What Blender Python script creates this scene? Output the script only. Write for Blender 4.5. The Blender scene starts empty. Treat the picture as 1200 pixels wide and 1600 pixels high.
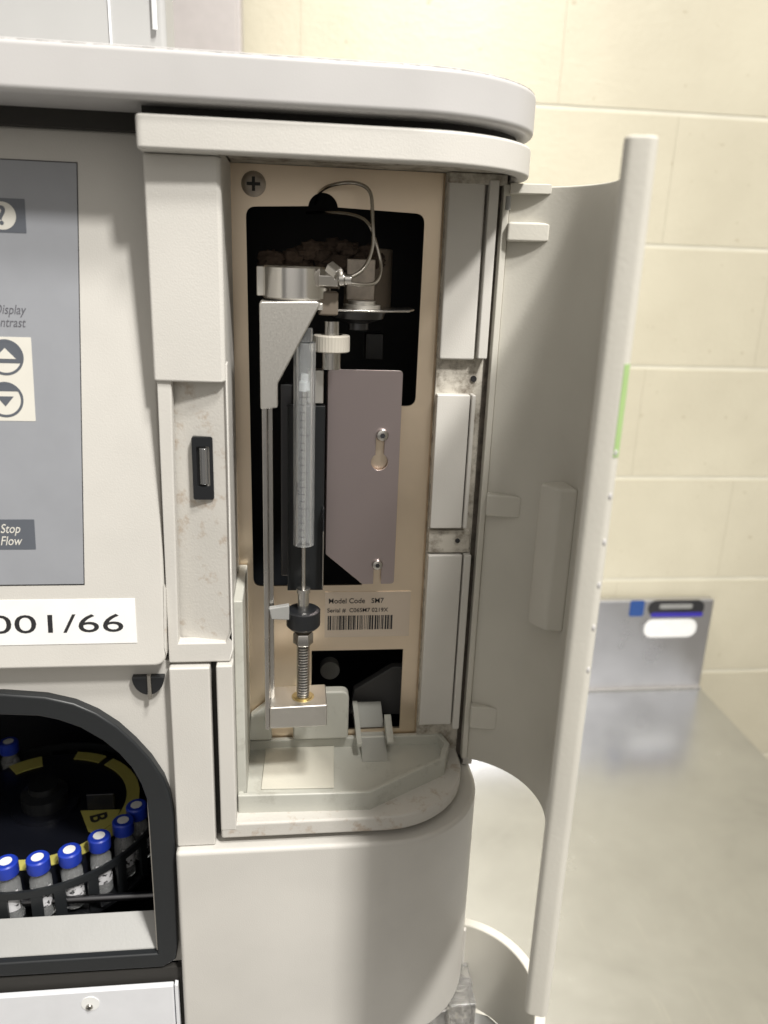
import bpy, bmesh, math, random
from math import sin, cos, pi, radians, sqrt
from mathutils import Vector, Matrix
import numpy as np
random.seed(7)
S = bpy.context.scene
COL = S.collection
MM = 0.001
# ---------------------------------------------------------------- camera (world origin at the eye, millimetres below)
FPX, YAW, PITCH, ROLL = 1248.8, .1236, .3068, .0369
_f = Vector((sin(YAW)*cos(PITCH), cos(YAW)*cos(PITCH), -sin(PITCH)))
_r = Vector((cos(YAW), -sin(YAW), 0)); _u = _r.cross(_f)
_r, _u = _r*cos(ROLL)+_u*sin(ROLL), -_r*sin(ROLL)+_u*cos(ROLL)
cd = bpy.data.cameras.new('camera'); cam = bpy.data.objects.new('camera', cd); COL.objects.link(cam)
cam.matrix_world = Matrix((_r, _u, -_f)).transposed().to_4x4()
cd.sensor_fit = 'VERTICAL'; cd.sensor_height = 24; cd.lens = FPX/1600*24
cd.clip_start = .01; cd.clip_end = 50
cd.dof.use_dof = True; cd.dof.focus_distance = .41; cd.dof.aperture_fstop = 6.5
S.camera = cam
# ---------------------------------------------------------------- light
W = bpy.data.worlds.new('World'); S.world = W; W.use_nodes = True
_t = W.node_tree; _bg = _t.nodes['Background']
def _n(kind, **kw):
    n = _t.nodes.new(kind)
    for k, v in kw.items(): setattr(n, k, v)
    return n
_tc = _n('ShaderNodeTexCoord'); _sp = _n('ShaderNodeSeparateXYZ'); _t.links.new(_tc.outputs['Generated'], _sp.inputs[0])
_at = _n('ShaderNodeMath', operation='ARCTAN2'); _t.links.new(_sp.outputs['X'], _at.inputs[0]); _t.links.new(_sp.outputs['Y'], _at.inputs[1])
_az = _n('ShaderNodeMath', operation='MULTIPLY_ADD'); _az.inputs[1].default_value = 1/(2*pi); _az.inputs[2].default_value = .5; _t.links.new(_at.outputs[0], _az.inputs[0])
def _ramp(src, st):
    r = _n('ShaderNodeValToRGB'); e = r.color_ramp.elements
    while len(e) < len(st): e.new(.5)
    for k, (p, v) in enumerate(st): e[k].position = p; e[k].color = (v*1.0, v*.975, v*.935, 1)
    _t.links.new(src, r.inputs[0]); return r
# a room: white ceiling, mid walls, darker floor; light/dark azimuth bands added for reflections
_up = _n('ShaderNodeMath', operation='MULTIPLY_ADD'); _up.inputs[1].default_value = .5; _up.inputs[2].default_value = .5; _t.links.new(_sp.outputs['Z'], _up.inputs[0])
_rv = _ramp(_up.outputs[0], [(.0, .16), (.38, .22), (.47, .42), (.60, .62), (.72, .95), (1, 1)])
_ra = _ramp(_az.outputs[0], [(0, .85), (.04, 1), (.09, 1), (.11, .35), (.20, .45), (.30, 1), (.70, 1), (.80, .5), (.86, .3), (.90, .9), (.93, .9), (.95, .4), (1, .85)])
_mx = _n('ShaderNodeMix', data_type='RGBA', blend_type='MULTIPLY'); _mx.inputs['Factor'].default_value = 1
_t.links.new(_rv.outputs[0], _mx.inputs['A']); _t.links.new(_ra.outputs[0], _mx.inputs['B']); _t.links.new(_mx.outputs['Result'], _bg.inputs[0])
_bg.inputs[1].default_value = .88
def area(name, loc, target, sx, sy, power, col=(1, .97, .92)):
    l = bpy.data.lights.new(name, 'AREA'); l.shape = 'RECTANGLE'; l.size = sx; l.size_y = sy
    l.energy = power; l.color = col
    o = bpy.data.objects.new(name, l); COL.objects.link(o); o.location = loc
    o.rotation_euler = (Vector(target)-Vector(loc)).to_track_quat('-Z', 'Y').to_euler()
    return o
area('ceiling_light_front', (.74, -.95, 1.72), (.02, .38, -.15), .19, .19, 50)
area('ceiling_light_above', (.50, -.46, 1.75), (.05, .38, -.15), .24, .24, 28)
area('added_bench_light', (.16, 1.06, .90), (.24, 1.0, -.7), .34, .2, 3.6).data.spread = radians(70)  # unseen lamp added to brighten the bench, not a ceiling fixture
S.view_settings.view_transform = 'Standard'; S.view_settings.look = 'None'
S.view_settings.exposure = 0.2; S.view_settings.gamma = 1
S.render.engine = 'CYCLES'

# ---------------------------------------------------------------- measuring helpers
def ray(px, py): return _f + _r*((px-600)/FPX) + _u*((800-py)/FPX)
def UY(px, py, Y):
    d = ray(px, py); d = d*(Y/d.y); return (d.x, d.z)
def UZ(px, py, Z):
    d = ray(px, py); d = d*(Z/d.z); return (d.x, d.y)
TK, TC = .126, 370.9                       # the control panel leans: y = TC + TK*z
def UP(px, py, off=0):
    d = ray(px, py); d = d*((TC+off)/(d.y-TK*d.z)); return (d.x, d.z)
def lean(v): return (v[0], v[1]+TC+TK*v[2], v[2])

# ---------------------------------------------------------------- materials
def nt(name):
    m = bpy.data.materials.new(name); m.use_nodes = True
    return m, m.node_tree, m.node_tree.nodes['Principled BSDF']
def noise(t, scale, detail=3, rough=.5, coord='Object', vscale=None):
    tc = t.nodes.new('ShaderNodeTexCoord'); n = t.nodes.new('ShaderNodeTexNoise')
    n.inputs['Scale'].default_value = scale; n.inputs['Detail'].default_value = detail
    n.inputs['Roughness'].default_value = rough
    if vscale:
        mp = t.nodes.new('ShaderNodeMapping'); mp.inputs['Scale'].default_value = vscale
        t.links.new(tc.outputs[coord], mp.inputs[0]); t.links.new(mp.outputs[0], n.inputs['Vector'])
    else: t.links.new(tc.outputs[coord], n.inputs['Vector'])
    return n
def ramp(t, src, stops):
    r = t.nodes.new('ShaderNodeValToRGB'); e = r.color_ramp.elements
    while len(e) < len(stops): e.new(.5)
    for k, (p, c) in enumerate(stops):
        e[k].position = p; e[k].color = (*c, 1) if len(c) == 3 else c
    t.links.new(src, r.inputs[0]); return r
def bump(t, bsdf, src, strength, dist):
    b = t.nodes.new('ShaderNodeBump'); b.inputs['Strength'].default_value = strength; b.inputs['Distance'].default_value = dist
    t.links.new(src, b.inputs['Height']); t.links.new(b.outputs[0], bsdf.inputs['Normal']); return b
def plastic(name, col, rough=.5, grain=.28, gscale=1500, vary=.06, dirt=0, dirtcol=(.10, .075, .05), dscale=90):
    m, t, b = nt(name)
    n = noise(t, 14, 4)
    lo = tuple(c*(1-vary) for c in col); hi = tuple(min(1, c*(1+vary*.6)) for c in col)
    r = ramp(t, n.outputs['Fac'], [(.35, lo), (.65, hi)]); out = r.outputs[0]
    if dirt:
        d = noise(t, dscale, 8, .7)
        dr = ramp(t, d.outputs['Fac'], [(.62-dirt*.25, (0, 0, 0)), (.74-dirt*.12, (1, 1, 1))])
        mx = t.nodes.new('ShaderNodeMix'); mx.data_type = 'RGBA'
        mu = t.nodes.new('ShaderNodeMath'); mu.operation = 'MULTIPLY'; mu.inputs[1].default_value = .8
        t.links.new(dr.outputs[0], mu.inputs[0]); t.links.new(mu.outputs[0], mx.inputs['Factor'])
        t.links.new(out, mx.inputs['A']); mx.inputs['B'].default_value = (*dirtcol, 1); out = mx.outputs['Result']
    t.links.new(out, b.inputs['Base Color'])
    b.inputs['Roughness'].default_value = rough
    if grain:
        g = noise(t, gscale, 2, .5); bump(t, b, g.outputs['Fac'], grain, .0003)
    return m
def metal(name, col, rough=.3, brush=None, vary=0, mscale=60, bstr=.1):
    m, t, b = nt(name); b.inputs['Metallic'].default_value = 1; b.inputs['Base Color'].default_value = (*col, 1)
    b.inputs['Roughness'].default_value = rough
    if vary:
        n = noise(t, mscale, 5, .6)
        r = ramp(t, n.outputs['Fac'], [(.3, tuple(c*(1-vary) for c in col)), (.7, tuple(min(1, c*(1+vary)) for c in col))])
        t.links.new(r.outputs[0], b.inputs['Base Color'])
        rr = ramp(t, n.outputs['Fac'], [(.3, (rough*.8,)*3), (.7, (min(1, rough*1.3),)*3)])
        t.links.new(rr.outputs[0], b.inputs['Roughness'])
    if brush:
        g = noise(t, 1, 3, .6, vscale=brush); bump(t, b, g.outputs['Fac'], bstr, .0002)
    return m
def flat(name, col, rough=.5, metallic=0, coat=0):
    m, t, b = nt(name); b.inputs['Base Color'].default_value = (*col, 1); b.inputs['Roughness'].default_value = rough
    b.inputs['Metallic'].default_value = metallic; b.inputs['Coat Weight'].default_value = coat
    n = noise(t, 60, 4); r = ramp(t, n.outputs['Fac'], [(.3, tuple(c*.96 for c in col)), (.7, tuple(min(1, c*1.03) for c in col))])
    t.links.new(r.outputs[0], b.inputs['Base Color'])
    return m
def glass(name, col=(1, 1, 1), rough=.03, ior=1.45):
    m, t, b = nt(name); b.inputs['Base Color'].default_value = (*col, 1); b.inputs['Roughness'].default_value = rough
    b.inputs['Transmission Weight'].default_value = 1; b.inputs['IOR'].default_value = ior; return m

BEIGE = (.60, .582, .545)
M = {}
M['plastic'] = plastic('beige_plastic', BEIGE, .5)
M['lid'] = plastic('lid_paint', (.52, .51, .505), .42, .14)
M['panelp'] = plastic('panel_plastic', (.585, .567, .53), .5, .25)
M['doorp'] = plastic('door_plastic', (.60, .58, .52), .5, .22, 700)
M['dirty'] = plastic('grimy_plastic', (.52, .49, .43), .65, .5, 500, .1, dirt=.75, dscale=120)
M['worn'] = plastic('smudged_plastic', (.575, .555, .515), .55, .35, 900, .08, dirt=.30, dirtcol=(.36, .27, .19), dscale=120)
M['chutegrey'] = plastic('chute_grey_plastic', (.36, .36, .33), .5, .2); M['darkgrey'] = plastic('dark_grey_plastic', (.09, .09, .09), .5, .2)
M['tray'] = plastic('tray_plastic', (.50, .50, .45), .4, .15, 900, .12, dirt=.25, dirtcol=(.30, .29, .25), dscale=45)
M['pad'] = plastic('pad_plastic', (.62, .60, .52), .5, .2, 500, .14)
M['greyplas'] = plastic('grey_plastic', (.28, .28, .27), .5, .2)
M['black'] = flat('black_plastic', (.012, .013, .015), .35)
M['bezel'] = flat('bezel_black', (.016, .018, .020), .42)
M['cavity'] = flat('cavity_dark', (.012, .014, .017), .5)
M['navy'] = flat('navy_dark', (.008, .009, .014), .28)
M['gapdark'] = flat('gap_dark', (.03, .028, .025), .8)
M['gapgrime'] = plastic('gap_grime', (.10, .085, .07), .9, .6, 400, .3, dirt=.7, dirtcol=(.02, .018, .015), dscale=150)
M['chromate'] = metal('chromate_steel', (.88, .74, .58), .33, (30, 30, 900), .09, 9, .05)
M['mauve'] = metal('mauve_bracket_steel', (.52, .445, .445), .36, (2500, 2500, 120), .012, 2500, .03)
M['alu'] = metal('cast_aluminium', (.68, .66, .62), .42, (2500, 2500, 2500), .012, 1500, .02)
M['bar'] = metal('milled_bar', (.62, .60, .58), .25, (900, 900, 10), .05, 40, .2)
M['chrome'] = metal('polished_steel', (.84, .82, .79), .2)
M['steel'] = metal('steel', (.62, .60, .57), .22)
M['steeltube'] = metal('capillary_steel', (.55, .52, .47), .22)
M['brass'] = metal('brass_washer', (.60, .50, .28), .35)
M['darkmetal'] = metal('dark_metal', (.10, .10, .105), .35)
M['foam'] = plastic('brown_foam', (.085, .06, .045), .95, 1.0, 260, .35)
M['browncyl'] = plastic('brown_cylinder', (.20, .165, .13), .6, .2, 600, .15)
M['block'] = metal('etched_block', (.45, .40, .35), .45, (400, 400, 400), .25, 160, .3)
M['knob'] = plastic('knurled_knob', (.50, .47, .41), .5, .2)
M['glass'] = glass('clear_glass')
M['frost'] = glass('syringe_glass', (.93, .95, .96), .06); M['frost'].node_tree.nodes['Principled BSDF'].inputs['Transmission Weight'].default_value = .9
M['vialglass'] = glass('vial_glass', (.85, .87, .88), .06); M['vialglass'].node_tree.nodes['Principled BSDF'].inputs['Transmission Weight'].default_value = .82
M['clearplas'] = glass('clear_plastic', (.85, .84, .82), .08); M['clearplas'].node_tree.nodes['Principled BSDF'].inputs['Transmission Weight'].default_value = .88
M['white'] = flat('white_paint', (.72, .73, .76), .4)
M['paper'] = flat('paper_white', (.83, .83, .82), .5)
M['ptfe'] = flat('white_ptfe', (.80, .82, .83), .4)
M['ink'] = flat('black_ink', (.02, .02, .022), .5)
M['darkink'] = flat('grey_ink', (.10, .10, .115), .5)
M['membrane'] = flat('grey_membrane', (.29, .30, .325), .33)
M['mem_light'] = flat('light_membrane', (.30, .31, .335), .33)
M['mem_dark'] = flat('dark_key', (.10, .11, .13), .35)
M['symbol'] = flat('symbol_white', (.66, .64, .58), .4)
M['blue'] = flat('blue_cap', (.015, .045, .42), .38)
M['yellow'] = flat('yellow_ring', (.55, .50, .13), .5)
M['green'] = flat('green_sticker', (.36, .52, .22), .5)
M['sill'] = plastic('grey_sill', (.36, .36, .35), .38, .25, 600, .1)
M['bluestick'] = flat('blue_sticker', (.02, .07, .25), .4)
M['violet'] = flat('violet_sticker', (.04, .03, .33), .4)
M['cabinetw'] = flat('white_cabinet_paint', (.44, .41, .40), .35)
M['boxplas'] = plastic('pale_box_plastic', (.42, .42, .415), .5, 0, 1, .05)
M['rollergrey'] = flat('roller_grey', (.35, .35, .35), .15, .8)
def wall_mat():
    m, t, b = nt('cream_painted_block')
    n = noise(t, 5, 6, .6); r = ramp(t, n.outputs['Fac'], [(.3, (.54, .50, .385)), (.7, (.61, .57, .445))])
    sp = noise(t, 70, 3, .5); sr = ramp(t, sp.outputs['Fac'], [(.705, (1, 1, 1)), (.74, (.62, .56, .45))])
    mx = t.nodes.new('ShaderNodeMix'); mx.data_type = 'RGBA'; mx.blend_type = 'MULTIPLY'; mx.inputs['Factor'].default_value = .5
    t.links.new(r.outputs[0], mx.inputs['A']); t.links.new(sr.outputs[0], mx.inputs['B'])
    t.links.new(mx.outputs['Result'], b.inputs['Base Color']); b.inputs['Roughness'].default_value = .45
    g = noise(t, 120, 6, .65); bump(t, b, g.outputs['Fac'], .35, .002); return m
M['wall'] = wall_mat(); M['mortar'] = plastic('mortar_paint', (.70, .67, .56), .5, .3, 200)
def bench_mat():
    m, t, b = nt('worn_stainless')
    b.inputs['Metallic'].default_value = 1
    a = noise(t, 6, 10, .7); a.inputs['Distortion'].default_value = .3
    r = ramp(t, a.outputs['Fac'], [(.30, (.56, .57, .585)), (.43, (.63, .64, .655)), (.62, (.68, .69, .70))])
    sc_ = noise(t, 1, 4, .7, vscale=(260, 7, 1)); s2 = noise(t, 1, 4, .7, vscale=(9, 300, 1))
    sr = ramp(t, sc_.outputs['Fac'], [(.64, (0, 0, 0)), (.70, (.5, .5, .5))]); sr2 = ramp(t, s2.outputs['Fac'], [(.66, (0, 0, 0)), (.72, (.5, .5, .5))])
    ad = t.nodes.new('ShaderNodeMix'); ad.data_type = 'RGBA'; ad.blend_type = 'ADD'; ad.inputs['Factor'].default_value = 1
    t.links.new(sr.outputs[0], ad.inputs['A']); t.links.new(sr2.outputs[0], ad.inputs['B'])
    mx = t.nodes.new('ShaderNodeMix'); mx.data_type = 'RGBA'; t.links.new(ad.outputs['Result'], mx.inputs['Factor'])
    t.links.new(r.outputs[0], mx.inputs['A']); mx.inputs['B'].default_value = (.80, .79, .78, 1); t.links.new(mx.outputs['Result'], b.inputs['Base Color'])
    rr = ramp(t, a.outputs['Fac'], [(.3, (.20,)*3), (.7, (.29,)*3)]); t.links.new(rr.outputs[0], b.inputs['Roughness'])
    g = noise(t, 14, 9, .72); bump(t, b, g.outputs['Fac'], .06, .002); return m
M['bench'] = bench_mat()
M['splash'] = metal('brushed_stainless', (.62, .62, .64), .3, (2, 2, 700), .05, 8, .1)
M['floor'] = plastic('grey_floor', (.30, .29, .27), .5, 0)

# ---------------------------------------------------------------- mesh helpers
ORG = [Vector((0, 0, 0))]
def things(name, label, cat, base, group=None, kind=None):
    o = bpy.data.objects.new(name, None); COL.objects.link(o); o.location = Vector(base)*MM
    o.empty_display_size = .02
    o['label'] = label; o['category'] = cat
    if group: o['group'] = group
    ORG[0] = Vector(base)
    return o
class MB:
    def __init__(s, xf=None): s.bm = bmesh.new(); s.xf = xf
    def poly3(s, pts, faces):
        vs = [s.bm.verts.new(p) for p in pts]
        for f in faces:
            try: s.bm.faces.new([vs[i] for i in f])
            except ValueError: pass
        return s
    def box(s, x0, x1, y0, y1, z0, z1):
        p = [(x, y, z) for x in (x0, x1) for y in (y0, y1) for z in (z0, z1)]
        return s.poly3(p, [(0, 1, 3, 2), (4, 6, 7, 5), (0, 4, 5, 1), (2, 3, 7, 6), (0, 2, 6, 4), (1, 5, 7, 3)])
    def prism(s, loop, a, b, axis='z', holes=()):
        def mk(u, v, w): return (u, v, w) if axis == 'z' else (u, w, v)
        if not holes:
            n = len(loop); pts = [mk(u, v, a) for u, v in loop]+[mk(u, v, b) for u, v in loop]
            return s.poly3(pts, [tuple(range(n)), tuple(range(2*n-1, n-1, -1))]+[(i, (i+1) % n, n+(i+1) % n, n+i) for i in range(n)])
        es = []; rings = []
        for L in [loop]+list(holes):
            va = [s.bm.verts.new(mk(u, v, a)) for u, v in L]; rings.append(va)
            es += [s.bm.edges.new((va[i], va[(i+1) % len(va)])) for i in range(len(va))]
        r = bmesh.ops.triangle_fill(s.bm, edges=es, use_beauty=True)
        fs = [g for g in r['geom'] if isinstance(g, bmesh.types.BMFace)]
        mp = {}
        for R in rings:
            for v in R:
                c = list(v.co); c[2 if axis == 'z' else 1] = b; mp[v] = s.bm.verts.new(c)
        for f in fs: s.bm.faces.new([mp[v] for v in reversed(f.verts)])
        for R in rings:
            for i in range(len(R)):
                v0, v1 = R[i], R[(i+1) % len(R)]; s.bm.faces.new((v0, v1, mp[v1], mp[v0]))
        return s
    def tube(s, pts, r, n=10, caps=True, radii=None):
        pts = [Vector(p) for p in pts]; rings = []; up = None
        for i, p in enumerate(pts):
            t = (pts[min(i+1, len(pts)-1)]-pts[max(i-1, 0)]).normalized()
            if up is None: up = t.orthogonal().normalized()
            up = (up-t*up.dot(t)).normalized(); w = t.cross(up)
            rr = radii[i] if radii else r
            rings.append([s.bm.verts.new(p+(up*cos(2*pi*k/n)+w*sin(2*pi*k/n))*rr) for k in range(n)])
        for a, b in zip(rings, rings[1:]):
            for k in range(n): s.bm.faces.new((a[k], a[(k+1) % n], b[(k+1) % n], b[k]))
        if caps: s.bm.faces.new(rings[0]); s.bm.faces.new(rings[-1])
        return s
    def cyl(s, p0, p1, r, n=32, r2=None): return s.tube([p0, p1], r, n, radii=[r, r if r2 is None else r2])
    def lathe(s, c, prof, n=40):              # prof: (radius, z)
        rings = []
        for r, z in prof: rings.append([s.bm.verts.new((c[0]+r*cos(2*pi*k/n), c[1]+r*sin(2*pi*k/n), c[2]+z)) for k in range(n)])
        for a, b in zip(rings, rings[1:]):
            for k in range(n): s.bm.faces.new((a[k], a[(k+1) % n], b[(k+1) % n], b[k]))
        s.bm.faces.new(rings[0]); s.bm.faces.new(rings[-1]); return s
    def build(s, name, mat, parent=None, bevel=0, seg=3, ang=35, label=None, org=None):
        if s.xf:
            for v in s.bm.verts: v.co = s.xf(v.co)
        o_ = ORG[0] if org is None else Vector(org)
        for v in s.bm.verts: v.co = (v.co-o_)*MM
        bmesh.ops.recalc_face_normals(s.bm, faces=s.bm.faces)
        me = bpy.data.meshes.new(name); s.bm.to_mesh(me); s.bm.free()
        me.materials.append(M[mat] if isinstance(mat, str) else mat)
        me.polygons.foreach_set('use_smooth', [True]*len(me.polygons)); me.set_sharp_from_angle(angle=radians(ang))
        o = bpy.data.objects.new(name, me); COL.objects.link(o)
        if parent: o.parent = parent
        else: o.location = o_*MM
        if bevel:
            m = o.modifiers.new('bevel', 'BEVEL'); m.width = bevel*MM; m.segments = seg; m.limit_method = 'ANGLE'
            m.angle_limit = radians(40); m.harden_normals = True
        if label: o['label'] = label
        return o
def arc(cx, cy, r, a0, a1, n=12): return [(cx+r*cos(a0+(a1-a0)*i/n), cy+r*sin(a0+(a1-a0)*i/n)) for i in range(n+1)]
def rrect(x0, x1, z0, z1, r, n=6):
    return arc(x1-r, z0+r, r, -pi/2, 0, n)+arc(x1-r, z1-r, r, 0, pi/2, n)+arc(x0+r, z1-r, r, pi/2, pi, n)+arc(x0+r, z0+r, r, pi, 1.5*pi, n)
def fillet(P, R, n=6):
    out = []; N = len(P)
    for i, p in enumerate(P):
        r = R[i] if isinstance(R, (list, tuple)) else R
        if not r: out.append(p); continue
        p = Vector(p); a = (Vector(P[i-1])-p); b = (Vector(P[(i+1) % N])-p); la, lb = a.length, b.length
        a.normalize(); b.normalize(); th = a.angle(b); d = min(r/math.tan(th/2), la*.45, lb*.45)
        p0 = p+a*d; p1 = p+b*d
        for k in range(n+1):
            t = k/n; q = p0*(1-t)**2+p*2*t*(1-t)+p1*t*t; out.append((q.x, q.y))
    return out
def spline(pts, n=8):
    P = [Vector(p) for p in pts]; P = [P[0]*2-P[1]]+P+[P[-1]*2-P[-2]]; out = []
    for i in range(1, len(P)-2):
        for k in range(n):
            t = k/n; a, b, c, d = P[i-1:i+3]
            out.append(.5*((2*b)+(c-a)*t+(2*a-5*b+4*c-d)*t*t+(3*b-a-3*c+d)*t**3))
    out.append(P[-2]); return out
def text(s, x, z, y, size, mat, parent, name='lettering', align='LEFT', shear=0, sx=1, xf=None, thick=.06, bold=0, mapf=None):
    c = bpy.data.curves.new('t', 'FONT'); c.body = s; c.size = size; c.align_x = align; c.shear = shear; c.extrude = thick; c.offset = bold
    c.resolution_u = 4
    tmp = bpy.data.objects.new('t', c); me = tmp.to_mesh()
    mb = MB(xf)
    mb.bm.from_mesh(me); tmp.to_mesh_clear(); bpy.data.objects.remove(tmp)
    for v in mb.bm.verts:
        a, b, d = v.co
        v.co = mapf(a*sx, b, d) if mapf else (x+a*sx, y-d, z+b)
    return mb.build(name, mat, parent, ang=30)

# ================================================================ SETTING
fl = MB().box(-3000, 3500, -2500, 1500, -1720, -1700).build('floor', 'floor', org=(0, 0, -1700)); fl['kind'] = 'structure'
# painted concrete block wall
wb = MB()
WY = 1345
zt = 235.9; 
for i in range(-6, 10):
    z1 = zt-200*i-3.5; z0 = z1-193
    xs = 17 if i % 2 else 217
    xs = xs-400*6
    if z1 > 1400: continue
    for k in range(15):
        x0 = xs+400*k; L = rrect(x0+.15, x0+399.85, z0, z1, .3, 1)
        wb.prism(L, WY-.9, WY+.4, 'y')
        n = len(L)
wl = things('block_wall', 'cream painted concrete block wall with pale mortar lines behind the instrument', 'wall', (400, WY+60, -1700))
wb.build('blocks', 'wall', wl, bevel=.5, seg=2)
MB().box(-2600, 3400, WY+.5, WY+120, -1700, 1500).build('mortar', 'mortar', wl)
# steel bench
HB = -782
b = things('workbench', 'scratched stainless steel workbench with a low upstand against the block wall', 'workbench', (0, 700, -1700))
MB().prism(rrect(-900, 803, 190, 1334, 12), HB-30, HB, 'z').build('bench_top', 'bench', b, 3)
us = MB().box(-900, 803, 1316, 1334, HB+.5, HB+187).build('upstand', 'splash', b, 3)
MB().box(-880, 802, 1308, 1315.5, HB+.3, HB+5).build('weld_bead', 'chrome', us, 2)
for (x, y) in ((-860, 230), (760, 230), (-860, 1290), (760, 1290)):
    MB().box(x-20, x+20, y-20, y+20, -1700, HB-30.5).build('leg', 'steel', b, 4)
MB().box(-838, 738, 250, 1270, -1450, -1435).build('undershelf', 'splash', b, 3)
def pxbox(x0, y0, x1, y1, Y): a = UY(x0, y1, Y); c = UY(x1, y0, Y); return a[0], c[0], a[1], c[1]
q = pxbox(982, 938, 1008, 963, 1316); MB().prism(rrect(*q, 4), 1315, 1316.2, 'y').build('sticker', 'bluestick', us, label='small square blue sticker')
q = pxbox(1011, 937, 1102, 963, 1316); MB().prism(rrect(*q, 15), 1315, 1316.2, 'y').build('sticker', 'ink', us, label='dark rounded sticker with violet lower edge')
q = pxbox(1030, 943, 1082, 951, 1316); MB().prism(rrect(*q, 3), 1314.3, 1314.9, 'y').build('sticker_band', 'greyplas', us)
q = pxbox(1016, 956, 1098, 964, 1316); MB().prism(rrect(*q, 4), 1314.2, 1314.9, 'y').build('sticker_stripe', 'violet', us)
q = pxbox(1004, 967, 1090, 996, 1316); MB().prism(rrect(*q, 17), 1315, 1316.2, 'y').build('sticker', 'paper', us, label='white oblong sticker')

# ================================================================ INSTRUMENT
I = things('sample_injector', 'beige laboratory autosampler with its curved side door open on the syringe compartment', 'laboratory instrument', (0, 480, -454))
FY = 350; CX, CY, RR = 54, 402, 57
XL = -260
def outline(off, yb, xl=XL):              # front edge, round corner, right side, back
    return [(xl, CY-RR-off)]+arc(CX, CY, RR+off, -pi/2, 0, 20)+[(CX+RR+off, yb), (xl, yb)]
# housing shell: side, back, cavity liners
hs = MB(); hs.box(106.5, 110.5, 418, 760, -452, 53); hs.box(XL, 106, 756, 760, -452, 53); hs.box(XL-4, XL-.5, 380, 760, -452, 53)
hs.build('housing', 'plastic', I, 1)
lin = MB()
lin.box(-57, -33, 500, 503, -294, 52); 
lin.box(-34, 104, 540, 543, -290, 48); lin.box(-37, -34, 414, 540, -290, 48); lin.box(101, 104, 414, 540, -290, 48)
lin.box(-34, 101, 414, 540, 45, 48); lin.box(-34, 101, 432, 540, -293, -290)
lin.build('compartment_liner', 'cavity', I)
# dark recess under the top cover
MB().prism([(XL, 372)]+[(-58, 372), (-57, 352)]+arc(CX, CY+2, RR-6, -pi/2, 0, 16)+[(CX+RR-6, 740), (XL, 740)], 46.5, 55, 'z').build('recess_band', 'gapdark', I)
# top cover
cov = MB().prism([(XL, 338)]+arc(47.5, 402, 64, -pi/2, 0, 24)+[(111.5, 758), (XL, 758)], 53.5, 71.5, 'z').build('top_cover', 'lid', I, 2.6, 4)
wr = MB(); random.seed(11)
path = [(XL+2+k*2.2, 338) for k in range(int((47-XL)/2.2))]+arc(47.5, 402, 64, -pi/2, -.25, 44)
for a, b_ in zip(path, path[1:]):
    if random.random() < 1.1:
        nx_, ny_ = (0, -1) if a[0] < 47 else ((a[0]-47.5)/64, (a[1]-402)/64)
        w_ = random.uniform(.08, .14); d_ = random.uniform(.7, .85)
        wr.tube([(a[0]-nx_*d_, a[1]-ny_*d_, 70.72), (b_[0]-nx_*d_, b_[1]-ny_*d_, 70.72)], w_, 6)
random.seed(7)
wr.build('edge_wear', 'gapgrime', cov, label='chipped dark line along the top edge of the cover')
# header above the compartment
hd_loop = [(-58.4, 342)]+arc(CX-2.5, CY-1, RR+2.5, -pi/2, 0, 20)+[(CX+RR, 430), (-58.4, 430)]
hd_loop = fillet(hd_loop, [3]+[0]*(len(hd_loop)-1), 4)
hm = MB(); hm.prism([(-57, 349)]+arc(CX-2.5, CY-1, RR-3, -pi/2, 0, 20)+[(CX+RR-6, 430), (-57, 430)], 42, 48.6, 'z'); hd = hm.build('header', 'plastic', I, .5)
hr = [(-58.4, 342)]+arc(CX-2.5, CY-1, RR+2.5, -pi/2, 0, 20)
hri = [(CX+RR-5.5, CY+14)]+arc(CX, CY, RR-5.5, 0, -pi/2, 20)+[(-27.5, 351), (-27.5, 356), (-58.4, 356)]
MB().prism(fillet(hr+[(CX+RR, CY+14)]+hri, [3]+[0]*(len(hr)+len(hri)), 4), 36.8, 49.5, 'z').build('header_rim', 'plastic', hd, 1.4)
MB().prism([(-27, 351.3)]+arc(CX, CY, RR-5.8, -pi/2, 0, 20)+[(CX+RR-5.8, 411), (-27, 411)], 40.6, 41.9, 'z').build('header_lip', 'dirty', hd, .3, label='header lip speckled with brown grime')
# door post
pb = MB()
pb.prism([(-57.6, 351.6), (-29, 350.8), (-27.2, 352), (-27.2, 366), (-57.6, 366)], -53.6, 36.6, 'z')
post = pb.build('door_post', 'plastic', I, 1.2)
lp = MB()
zb = -189
rec = fillet([(-50.2, -40), (-29.2, -40), (-29.2, -172), (-31.5, -178.5), (-51.4, -178.5)], [0, 0, 1, 1, 1], 3)
outer = [(-56.6, -45), (-53.5, -45.2), (-26.6, -45.2), (-26.6, -182.5), (-28.5, zb), (-57.6, zb)]
rec = [(-50.4, -48), (-28.0, -48), (-28.0, -172), (-30.5, -178.5), (-52.6, -178.5)]
lp.prism(outer, 353, 360.0, 'y', [rec])
lp.build('post_frame', 'plastic', post, .9)
MB().prism([(-56, 361.8), (-50.3, 360.3), (-27.9, 354.4), (-27.3, 366), (-56, 366)], -188, -47, 'z').build('post_recess', 'worn', post, label='smudged recess floor of the post')
a = UY(299, 682, 356); c = UY(335, 780, 356)
sw = MB(); sx0, sx1, sz0, sz1 = a[0], c[0], c[1], a[1]
sw.prism(rrect(sx0, sx1, sz0, sz1, 1), 355.2, 358.8, 'y', [rrect(sx0+2, sx1-1.6, sz0+6.2, sz1-4.4, .6)])
swo = sw.build('latch_catch', 'black', post, .3)
MB().box(sx0+2.1, sx1-1.7, 356.9, 357.6, sz0+6, sz1-4.2).build('latch_pocket', 'ink', post)
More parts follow.
